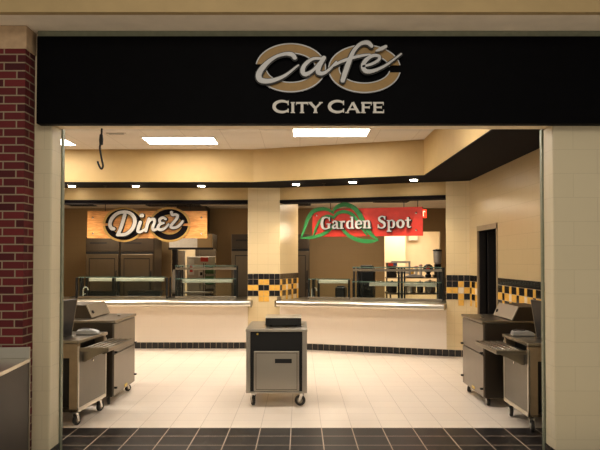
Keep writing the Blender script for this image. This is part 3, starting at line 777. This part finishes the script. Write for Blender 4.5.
dup(f0, (-3.645, 14.55, 0), None, 'tall steel refrigerator below the plywood sign, beside the pass-through opening')
f1 = fridge(-1.16, 'tall steel refrigerator just beside the pier, seen past the plywood sign', 14.85, .82, 2.27)
dup(f1, (-.19, 14.85, 0), None, 'tall steel refrigerator showing past the receding side of the pier')
MB_ = None

# hood over the pass-through
hd = thing('range_hood', 'pale steel hood over the pass-through opening', 'hood', (-2.56, 15.2, 1.95))
hm = MB(); hm.prism([(-.5, 0), (.52, 0), (.52, .34), (-.5, .34)], 0, .78, 'y'); hm.build('canopy', M['white'], hd)
MB().box(-.515, .535, -.015, .0, -.03, .02, .003).build('lip', M['dark'], hd)
MB().box(.16, .515, -.012, -.001, .02, .335, .002).build('painted_shade', M['brown'], hd)  # brown sheet paints the shading at the hood's end
MB().box(-.35, .35, .1, .7, .34, 1.0, .004).build('duct', M['steel_dark'], hd)

# things in the lit room behind the pass-through
def steel_cab(x0, x1, y, z, label):
    t = thing('steel_cabinet', label, 'cabinet', ((x0+x1)/2, y, 0)); w = (x1-x0)/2
    MB().box(-w, w, 0, .55, .08, z, .006).build('body', M['steel'], t)
    d1 = MB().box(-w+.01, -.005, -.02, 0, .12, z-.02, .004).build('door', M['steel_v'], t)
    d2 = MB().box(.005, w-.01, -.02, 0, .12, z-.02, .004).build('door', M['steel_v'], t)
    for q, dd in ((-.03, d1), (.03, d2)): MB().tube([(q, -.04, .9), (q, -.04, 1.15)], .008, 8).build('handle', M['chrome'], dd)
    MB().box(-w+.03, w-.03, .03, .5, 0, .08).build('plinth', M['dark'], t)
    return t
YQ = 16.9
kq = YQ/650
def q_(px): return (px-300)*kq
def qz(py): return H+(260-py)*kq
steel_cab(q_(187), q_(215.5), YQ, qz(257), 'grey steel cabinet with posters in the lit room beyond the hood')
t = thing('poster', 'white poster with a red block on the cabinet door', 'poster', (q_(191.5), YQ-.024, qz(267.5)))
MB().box(-.075, .075, -.003, 0, -.2, .2).build('sheet', M['paper'], t); MB().box(-.04, .035, -.005, -.003, -.13, .05).build('print', M['red'], t)
t = thing('notice', 'red notice on the cabinet front below the lamp', 'notice', (q_(204.5), YQ-.024, qz(260)))
MB().box(-.1, .1, -.004, 0, -.055, .055, .001).build('plate', M['red'], t)
t = thing('notice', 'small white notice with a dark square on the cabinet', 'notice', (q_(201), YQ-.024, qz(274)))
MB().box(-.06, .06, -.003, 0, -.075, .075).build('sheet', M['paper'], t); MB().box(-.02, .045, -.005, -.003, -.05, .035).build('print', M['dark'], t)
def crate(x, y, z, w, h, mat, label, grp):
    t = thing('crate', label, 'crate', (x, y, z), 0, grp)
    b = MB(); b.box(-w/2, w/2, -.14, .14, 0, .012); b.box(-w/2, w/2, -.14, -.128, 0, h); b.box(-w/2, w/2, .128, .14, 0, h); b.box(-w/2, -w/2+.012, -.14, .14, 0, h); b.box(w/2-.012, w/2, -.14, .14, 0, h)
    b.build('crate_body', mat, t)
    MB().box(-w/2-.012, w/2+.012, -.152, -.14, h-.03, h, .002).build('rim', mat, t)
st = thing('shelf_rack', 'open steel rack holding green crates in front of the cabinet', 'rack', (q_(210.5)*.975, 16.45, 0))
for a in (-.15, .15):
    for b in (-.18, .18): MB().tube([(a, b, 0), (a, b, 1.6)], .010, 8).build('post', M['steel_dark'], st)
for z in (.3, .75, 1.06, 1.33): MB().box(-.16, .16, -.19, .19, z-.012, z, .002).build('shelf', M['steel'], st)
rx = q_(210.5)*.975
crate(rx, 16.45, 1.332, .20, .22, M['gcrate'], 'green crate, topmost on the steel rack', 'green crates on the rack')
crate(rx, 16.45, 1.062, .20, .20, M['gcrate'], 'green crate on the middle of the steel rack', 'green crates on the rack')
crate(rx, 16.45, .752, .20, .20, M['steel_dark'], 'dark crate, lowest on the steel rack in view', None)
scr = thing('folding_screen', 'pale louvered panel beside the steel cabinet', 'panel', (-3.05, 16.7, 0))
mb = MB(); mb.box(-.10, .10, -.012, .012, .05, 1.92)
for i in range(22): mb.box(-.085, .085, -.022, -.01, .12+i*.08, .17+i*.08)
mb.build('louver_panel', M['white'], scr); MB().box(-.12, .12, -.15, .15, 0, .05).build('base', M['steel_dark'], scr)
dp = MB().box(-3.20, -3.075, 16.25, 16.4, 0, 2.5, .004); struct('wall_dark_post', dp, M['dark'])
fr = MB(); fr.box(-3.05, -2.93, 18.95, 19, 0, 2.15); fr.box(-2.36, -2.24, 18.95, 19, 0, 2.15); fr.box(-3.05, -2.24, 18.95, 19, 2.03, 2.35); fr.box(-2.93, -2.36, 18.97, 19, 0, 2.03)
struct('door_3', fr, M['steel_brown'], 'brown door at the back of the lit room')
t = thing('emergency_lamp', 'small white lamp over the brown door', 'lamp', (-2.78, 18.92, 2.18))
MB().box(-.14, .14, -.05, .03, -.05, .05, .01).build('housing', M['white'], t); MB().box(-.12, .12, -.056, -.05, -.035, .035).build('lens', M['small_lamp'], t)
t = thing('paper_towel_roll', 'white upright bundle beside the dark post', 'paper roll', (-3.12, 16.15, .92))
MB().lathe([(.04, 0), (.06, .05), (.06, .35), (.05, .45), (.03, .52)], n=14).build('roll', M['paper'], t)
MB().lathe([(.09, -.02), (.09, 0)], n=16).build('holder', M['steel'], t)
t2 = thing('steel_table', 'steel table under the paper bundle in the pass-through', 'table', (-2.65, 16.15, 0))
MB().box(-.5, .5, -.28, .0, .86, .9, .004).build('tabletop', M['steel'], t2)
for a in (-.46, .46):
    for b in (-.25, -.03): MB().tube([(a, b, 0), (a, b, .86)], .016, 8).build('leg', M['steel_dark'], t2)

# ------------------------------------------------------------------ prep room seen past the angled counter
wt = thing('work_table', 'two-tier steel work table behind the tall guard', 'table', (2.85, 15.0, 0))
MB().box(-.85, .62, -.36, .36, .90, .94, .004).build('tabletop', M['steel'], wt)
MB().box(-.85, .62, -.02, .34, 1.255, 1.28, .003).build('upper_shelf', M['steel'], wt)
for a in (-.81, .58):
    for b in (-.32, .32): MB().tube([(a, b, 0), (a, b, .9)], .02, 8).build('leg', M['steel_dark'], wt)
    MB().tube([(a, .3, .94), (a, .3, 1.255)], .016, 8).build('shelf_post', M['steel_dark'], wt)
TY = 15.1; kt = TY/650
def tx(px): return (px-300)*kt
def tz(py): return H+(260-py)*kt
t = thing('coffee_machine', 'dark and red hot drink machine at the end of the upper shelf', 'coffee machine', (tx(391), TY-.08, 1.282))
MB().box(-.11, .11, -.1, .1, 0, .08, .008).build('base', M['black'], t); MB().box(-.11, .11, .02, .1, .08, .25, .006).build('back_panel', M['steel_dark'], t)
MB().box(-.12, .12, -.11, .11, .25, .34, .01).build('head', M['steel'], t); MB().box(-.09, .02, -.115, -.11, .26, .32).build('red_badge', M['red'], t); MB().box(.03, .10, -.115, -.11, .27, .32).build('blue_badge', M['blue'], t)
MB().lathe([(.05, .085), (.065, .12), (.055, .19), (.04, .21)], (0, -.03, 0), 14).build('pot', M['black'], t)
t = thing('wire_rack', 'grey open wire rack standing at the back of the upper shelf', 'rack', (tx(401.5), TY+.15, 1.282))
for a in (-.21, .21):
    for b in (-.06, .06): MB().tube([(a, b, 0), (a, b, .36)], .012, 6).build('post', M['device'], t)
for z in (.1, .22, .35):
    g = MB(); g.box(-.22, .22, -.07, .07, z-.006, z+.006, .002); g.box(-.22, .22, -.075, -.068, z-.02, z+.02); g.build('shelf', M['device'], t)
t = thing('coffee_grinder', 'coffee grinder with a tall grey hopper', 'grinder', (tx(437), TY-.05, 1.282))
MB().box(-.10, .10, -.1, .1, 0, .06, .006).build('base', M['black'], t); MB().box(-.07, .07, -.07, .07, .06, .30, .01).build('housing', M['black'], t)
MB().lathe([(.06, .30), (.09, .34), (.10, .58), (.085, .60)], n=18).build('hopper', M['device'], t); MB().lathe([(.105, .60), (.105, .63), (.03, .65)], n=18).build('lid', M['black'], t)
t = thing('wall_box', 'pale box mounted high beside the grinder', 'box', (tx(437)+.03, 18.55, 2.35)); MB().box(-.13, .13, -.1, .04, -.12, .12, .01).build('case', M['white'], t); MB().box(-.1, .1, -.106, -.1, -.09, .05, .004).build('cover', M['cream'], t)
t = thing('round_dispenser', 'black and red round dispenser next to the grinder', 'dispenser', (tx(428), TY-.02, 1.282))
MB().lathe([(.07, 0), (.075, .05), (.045, .07), (.045, .10)], n=16).build('base', M['black'], t); MB().lathe([(.05, .10), (.11, .15), (.12, .21), (.09, .27), (.04, .30)], n=18).build('drum', M['black'], t); MB().box(-.07, .01, -.125, -.10, .14, .24, .01).build('red_front', M['red'], t)
def cup(px, label, mat, h=.12):
    o = thing('cup', label, 'cup', (tx(px), TY+.12, 1.282), 0, 'cups on the upper shelf')
    MB().lathe([(.028, 0), (.04, h), (.036, h), (.026, .01)], n=14).build('cup_body', mat, o); MB().lathe([(.043, h), (.043, h+.012), (.02, h+.02)], n=14).build('lid', M['red'], o)
cup(417, 'pale cup with a red lid on the upper shelf, next to the wire rack', M['white'], .24); cup(421.5, 'tall pale cup with a red lid on the upper shelf, next to the round dispenser', M['white'], .27)
t = thing('juice_bottle', 'orange bottle standing beside the red-lidded cups', 'bottle', (tx(413), TY+.12, 1.282)); MB().lathe([(.035, 0), (.038, .02), (.038, .15), (.015, .2), (.015, .22)], n=14).build('bottle_body', M['tile_yellow'], t); MB().lathe([(.018, .22), (.018, .245)], n=12).build('cap', M['white'], t)
t = thing('folded_cloth', 'grey folded cloth draped on the shelf front edge', 'cloth', (tx(414), TY-.10, 1.283))
mb = MB(); mb.prism([(-.24, 0), (.22, 0), (.2, .03), (.1, .055), (-.02, .07), (-.12, .05), (-.23, .02)], -.02, .10, 'y', bev=.004); mb.build('cloth', M['device'], t)
def pot(px, r, h, label, mat, y=14.8):
    o = thing('stock_pot', label, 'pot', ((px-300)*y/650, y, .943), 0, 'pots on the work table')
    MB().lathe([(r*.9, 0), (r, .02), (r, h), (r*.95, h), (r*.93, .02)], n=20).build('pot_body', mat, o); MB().lathe([(r*1.03, h), (r*1.0, h+.014), (r*.2, h+.03), (r*.15, h+.05)], n=20).build('lid', mat, o)
pot(392, .11, .22, 'dark pot at the end of the steel work table', M['dark']); pot(410.5, .12, .15, 'bright wide pot on the steel work table', M['steel_bright']); pot(420, .07, .22, 'dark narrow pot on the steel work table', M['steel_dark']); pot(430, .12, .24, 'steel pot on the work table below the grinder', M['steel'])

# ------------------------------------------------------------------ casters
def caster(parent, x, y, r=.062, w=.032, turn=0):
    Mx = Matrix.Translation((x, y, 0)) @ Matrix.Rotation(turn, 4, 'Z')
    f = MB()
    f.box(-.04, .04, -.04, .04, 2*r+.028, 2*r+.036, .002, Mx=Mx)
    for sx in (-1, 1): f.prism([(-.022, 2*r+.03), (.022, 2*r+.03), (.045, r-.012), (.022, r-.012)], sx*(w/2+.004), sx*(w/2+.008), 'x', Mx=Mx)
    f.box(-w/2-.008, w/2+.008, -.022, .022, 2*r+.018, 2*r+.03, Mx=Mx)
    o = f.build('caster', M['chrome'], parent)
    wl = MB().lathe([(r*.55, -w/2), (r*.92, -w/2), (r, -w/3), (r, w/3), (r*.92, w/2), (r*.55, w/2)], (0, .03, r), 22, 'x', Mx=Mx)
    wl.build('wheel', M['rubber'], o)
    MB().lathe([(r*.5, -w/2-.003), (r*.55, -w/2), (r*.55, w/2), (r*.5, w/2+.003)], (0, .03, r), 16, 'x', Mx=Mx).build('hub', M['steel'], o)

# ------------------------------------------------------------------ cashier stand in the middle
cs = thing('cashier_stand', 'stainless cashier stand on casters standing alone in the middle of the floor', 'cart', (-.27, 7.5, 0))
w = .35; D = .92
MB().box(-w-.005, w+.005, -.02, D, .86, .892, .005).build('top', M['steel_v'], cs)
MB().box(-w, -w+.05, 0, .05, .155, .86, .004).build('corner_post', M['steel_v'], cs); MB().box(w-.055, w, 0, .05, .155, .86, .004).build('corner_post', M['steel_v'], cs)
b = MB(); b.box(-w, -w+.012, .05, D-.02, .155, .86); b.box(w-.012, w, .05, D-.02, .155, .86); b.box(-w, w, D-.03, D-.02, .155, .86); b.box(-w+.012, w-.012, .05, D-.03, .155, .17)
b.build('side_panel', M['steel_v'], cs)
MB().box(-w+.05, w-.055, .03, .045, .17, .858).build('recess_panel', M['black'], cs)
MB().box(-w+.05, w-.055, .0, .03, .155, .172, .002).build('bottom_rail', M['steel_v'], cs)
dr = MB().box(-.262, .262, .004, .03, .178, .636, .006).build('door', M['steel_v'], cs)
m_ = MB()
for a in ((-.238, .238, .195, .2), (-.238, .238, .612, .617)): m_.box(a[0], a[1], .001, .005, a[2], a[3])
for a in ((-.238, -.233), (.233, .238)): m_.box(a[0], a[1], .001, .005, .195, .617)
m_.build('door_groove', M['steel_dark'], dr)
MB().box(-.018, .175, -.001, .006, .498, .548, .003).build('slot_handle', M['black'], dr)
MB().lathe([(.012, 0), (.012, .006)], (0, 0, 0), 10, 'y', Mx=Matrix.Translation((-.22, .026, .83)) @ Matrix.Rotation(PI, 4, 'Z')).build('lock', M['yellow'], cs)
caster(cs, -w+.085, .06, .058, .03, R(20)); caster(cs, w-.05, .06, .062, .03, R(75)); caster(cs, -w+.07, D-.1, .058, .03, R(-30)); caster(cs, w-.07, D-.1, .058, .03, R(10))
cd = thing('cash_drawer', 'black cash drawer box with a steel lid on the cashier stand', 'cash drawer', (-.20, 7.74, .892))
MB().box(-.21, .215, 0, .42, .012, .10, .004).build('case', M['black'], cd)
MB().box(-.212, .217, -.004, .424, .10, .112, .003).build('lid', M['steel_bright'], cd)
MB().box(-.16, .17, -.006, 0, .025, .088, .002).build('drawer_front', M['black'], cd)
for a in (-.15, .15):
    for b_ in (.06, .36): MB().lathe([(.018, 0), (.015, .012)], (a, b_, 0), 10).build('foot', M['rubber'], cd)

# ------------------------------------------------------------------ milk coolers (aisle face at local +x, length along y)
def cooler(label, loc, rz):
    t = thing('milk_cooler', label, 'cooler', loc, rz, 'milk coolers along the sides')
    Lh, W, Z = .475, .72, .955
    MB().box(-W, -.02, -Lh, Lh, .10, Z, .008).build('body', M['steel_dark'], t)
    for z0, z1 in ((.60, Z-.012), (.11, .588)):
        dd = MB().box(-.022, 0, -Lh+.004, Lh-.004, z0, z1, .005).build('door', M['cooler'], t)
        for s_ in (-1, 1):
            MB().box(-.008, .03, s_*(Lh-.03)-.016, s_*(Lh-.03)+.016, z0+.005 if z0 > .3 else .195, z0+.025 if z0 > .3 else .215, .003).build('latch', M['black'], dd)
    MB().box(-.002, .004, -.02, .10, .13, .16).build('badge', M['yellow'], t)
    MB().box(-W-.0, .015, -Lh-.008, Lh+.008, Z, Z+.03, .006).build('top', M['steel'], t)
    k = MB().lathe([(.016, 0), (.02, .008), (.02, .022), (.01, .027)], (-.10, .08, Z+.03), 14).build('knob', M['steel'], t)
    # rear housing with a sloped lid leaning away from the aisle
    h = MB(); zt = Z+.03
    h.prism([(-.345, zt), (-.42, zt+.155), (-W, zt+.16), (-W, zt)], -Lh+.26, Lh, 'y'); h.build('rear_housing', M['steel_dark'], t)
    Mx = Matrix.Translation((-.338, 0, zt)) @ Matrix.Rotation(-math.atan2(.075, .155), 4, 'Y')
    l = MB().box(-.0, .016, -Lh+.24, Lh+.004, .004, .178, .004, Mx=Mx).build('sloped_lid', M['steel_v'], t)
    MB().box(.014, .03, -Lh+.30, -Lh+.34, .05, .09, .006, Mx=Mx).build('lid_catch', M['dark'], l)
    for a in (-W+.08, -.08):
        for b_ in (-Lh+.09, Lh-.09): caster(t, a, b_-.03, .042, .03, R(random.uniform(-40, 40)))
    return t
cooler('grey two-door milk cooler nearest the plywood sign side, behind the tray cart', (-2.15, 8.02, 0), 0)
cooler('grey two-door milk cooler before the doorway wall, behind its tray cart', (2.10, 7.95, 0), PI)

# ------------------------------------------------------------------ tray carts near the entry
def tray_cart(label, loc, rz, flip):
    t = thing('tray_cart', label, 'cart', loc, rz, 'tray carts at the entry')
    Lh, W, Z = .385, .66, .84
    MB().box(-W, .015, -Lh-.02, Lh+.02, Z, Z+.035, .008).build('top', M['steel'], t)
    for s_ in (-1, 1):
        for x in (-.045, -W+.045):
            MB().box(x-.045, x+.045, s_*(Lh-.03)-.03, s_*(Lh-.03)+.03, .15, Z, .004).build('corner_post', M['tan'] if x > -.2 else M['steel_dark'], t)
        MB().box(-W+.09, -.09, s_*(Lh-.03)-.02, s_*(Lh-.03)+.02, Z-.15, Z, .003).build('apron', M['tan'], t)
    MB().box(-W, -.0, -Lh, Lh, .15, .18, .004).build('bottom_shelf', M['steel_dark'], t)
    MB().box(-W+.02, -.09, -Lh+.10, Lh-.10, .18, Z-.02).build('dark_interior', M['dark'], t)  # dark block put in for the shade inside the open cart
    p = MB().box(-.012, .004, -Lh+.02, Lh-.02, .19, Z-.06, .003).build('side_panel', M['grey_panel'], t)
    e = MB(); e.box(-.014, .008, -Lh, -Lh+.022, .15, Z-.03, .002); e.box(-.014, .008, Lh-.022, Lh, .15, Z-.03, .002); e.box(-.014, .008, -Lh, Lh, .15, .19, .002)
    e.build('panel_edge', M['steel_bright'], p)
    MB().lathe([(.012, 0), (.012, .012)], (.004, -.02, .62), 10, 'x').build('panel_knob', M['chrome'], p)
    # tray slide: three-rail shelf on two brackets
    ts = MB(); ts.box(.02, .315, -Lh, Lh, .775, .79, .003)
    ts.box(.30, .315, -Lh, Lh, .76, .80, .004); ts.box(.02, .315, -Lh, -Lh+.012, .76, .80, .003); ts.box(.02, .315, Lh-.012, Lh, .76, .80, .003)
    ts = ts.build('tray_slide', M['steel'], t)
    for x in (.08, .145, .21, .27): MB().tube([(x, -Lh+.012, .795), (x, Lh-.012, .795)], .008, 8).build('slide_rail', M['steel'], ts)
    for s_ in (-1, 1): MB().prism([(.006, .775), (.25, .775), (.25, .755), (.03, .64), (.006, .64)], s_*.27-.006, s_*.27+.006, 'y').build('bracket', M['steel'], t)
    # raised dark back panel
    Mx = Matrix.Translation((-.235, 0, Z+.035)) @ Matrix.Rotation(R(9), 4, 'Y')
    pa, pb = (-.36, .0) if not flip else (-.04, .345)
    bp = MB().box(-.03, 0, pa, pb, 0, .40, .006, Mx=Mx).build('back_panel', M['dark'], t)
    MB().box(-.032, .003, pb-.008 if not flip else pa-.004, pb+.004 if not flip else pa+.008, .0, .402, .003, Mx=Mx).build('panel_trim', M['steel'], bp)
    for a in (-W+.06, -.05):
        for b_ in (-Lh+.06, Lh-.08): caster(t, a, b_, .055, .032, R(random.uniform(-15, 15)))
    return t
tray_cart('steel tray cart with fold-out slide beside the brick column jamb', (-2.215, 6.97, 0), R(-4), False)
tray_cart('steel tray cart with fold-out slide beside the wide block wall', (2.235, 6.76, 0), PI, True)
def device(label, x, y, rz):
    t = thing('card_terminal', label, 'terminal', (x, y, .878), rz, 'terminals on the tray carts')
    m_ = MB(); m_.prism([(-.12, 0), (.12, 0), (.115, .03), (.05, .052), (-.06, .058), (-.11, .045)], -.065, .065, 'y', bev=.008); m_.build('shell', M['device'], t)
    MB().prism([(-.10, .052), (-.06, .064), (.02, .060), (.02, .056), (-.06, .058)], -.045, .045, 'y').build('dark_face', M['dark'], t)
device('rounded silver device lying on the cart by the brick column jamb', -2.31, 7.10, R(8))
device('rounded silver device lying on the cart by the wide block wall', 2.38, 6.97, R(-10))

# ------------------------------------------------------------------ stainless counter by the brick column
sc = thing('steel_counter', 'stainless counter with a low backsplash against the brick column', 'counter', (-2.165, 5.235, 0), R(5.5))
MB().box(-1.3, 0, -1.5, 0, .08, .87, .004).build('body', M['counter_side'], sc)
MB().box(-1.3, .004, -1.5, 0, .87, .90, .004).build('countertop', M['steel_bright'], sc)
MB().box(-1.3, .002, -.022, 0, .90, .99, .003).build('backsplash', M['steel_bright'], sc)
MB().box(-1.26, -.04, -1.46, -.04, 0, .08).build('plinth', M['dark'], sc)
MB().box(-.002, .006, -.03, -.005, .08, .87, .002).build('edge_trim', M['steel'], sc)

# ------------------------------------------------------------------ light
def area(name, loc, size, power, col=(1, .85, .66), rot=(0, 0, 0), size_y=None):
    l = bpy.data.lights.new(name, 'AREA'); l.energy = power; l.color = col; l.size = size; l.shape = 'RECTANGLE'; l.size_y = size_y or size
    o = bpy.data.objects.new(name, l); C.objects.link(o); o.location = loc; o.rotation_euler = rot; return o
def point(name, loc, power, col=(1, .82, .6), r=.2):
    l = bpy.data.lights.new(name, 'POINT'); l.energy = power; l.color = col; l.shadow_soft_size = r
    o = bpy.data.objects.new(name, l); C.objects.link(o); o.location = loc; return o
area('dish_room_light', (-2.6, 17.6, 2.65), 1.2, 26)
area('prep_room_light', (2.8, 17.3, 2.75), 1.4, 34)
area('kitchen_light', (-3.6, 13.6, 2.9), 1.2, 26); area('kitchen_light', (1.2, 13.8, 2.9), 1.2, 26)
point('kitchen_ceiling_fill', (-4.6, 13.4, 2.3), 7); point('kitchen_ceiling_fill', (.6, 13.6, 2.3), 7)  # unseen points added to brighten the kitchen ceiling from below
area('unseen_corridor_light', (0, 1.0, 4.6), 3.0, 58, (1, .89, .73), (R(10), 0, 0), 2.0)
area('unseen_corridor_light', (0, -2.5, 2.4), 3.0, 14, (1, .89, .73), (R(108), 0, 0), 1.2)  # second area added out of view to lift the soffit

wd = bpy.data.worlds.new('world'); bpy.context.scene.world = wd; wd.use_nodes = True
bg = wd.node_tree.nodes['Background']; bg.inputs['Color'].default_value = (.95, .88, .74, 1); bg.inputs['Strength'].default_value = .17

# ------------------------------------------------------------------ camera
cam = bpy.data.cameras.new('camera'); co = bpy.data.objects.new('camera', cam); C.objects.link(co)
co.location = (0, 0, H); PITCH = R(1.35); co.rotation_euler = (PI/2+PITCH, 0, 0)
cam.sensor_width = 36; cam.lens = 36*F/600; cam.shift_y = (34.5-F*math.tan(PITCH))/600; cam.clip_end = 100
bpy.context.scene.camera = co
sc_ = bpy.context.scene
sc_.view_settings.view_transform = 'Standard'; sc_.view_settings.look = 'None'; sc_.view_settings.exposure = 1.08; sc_.view_settings.gamma = .93
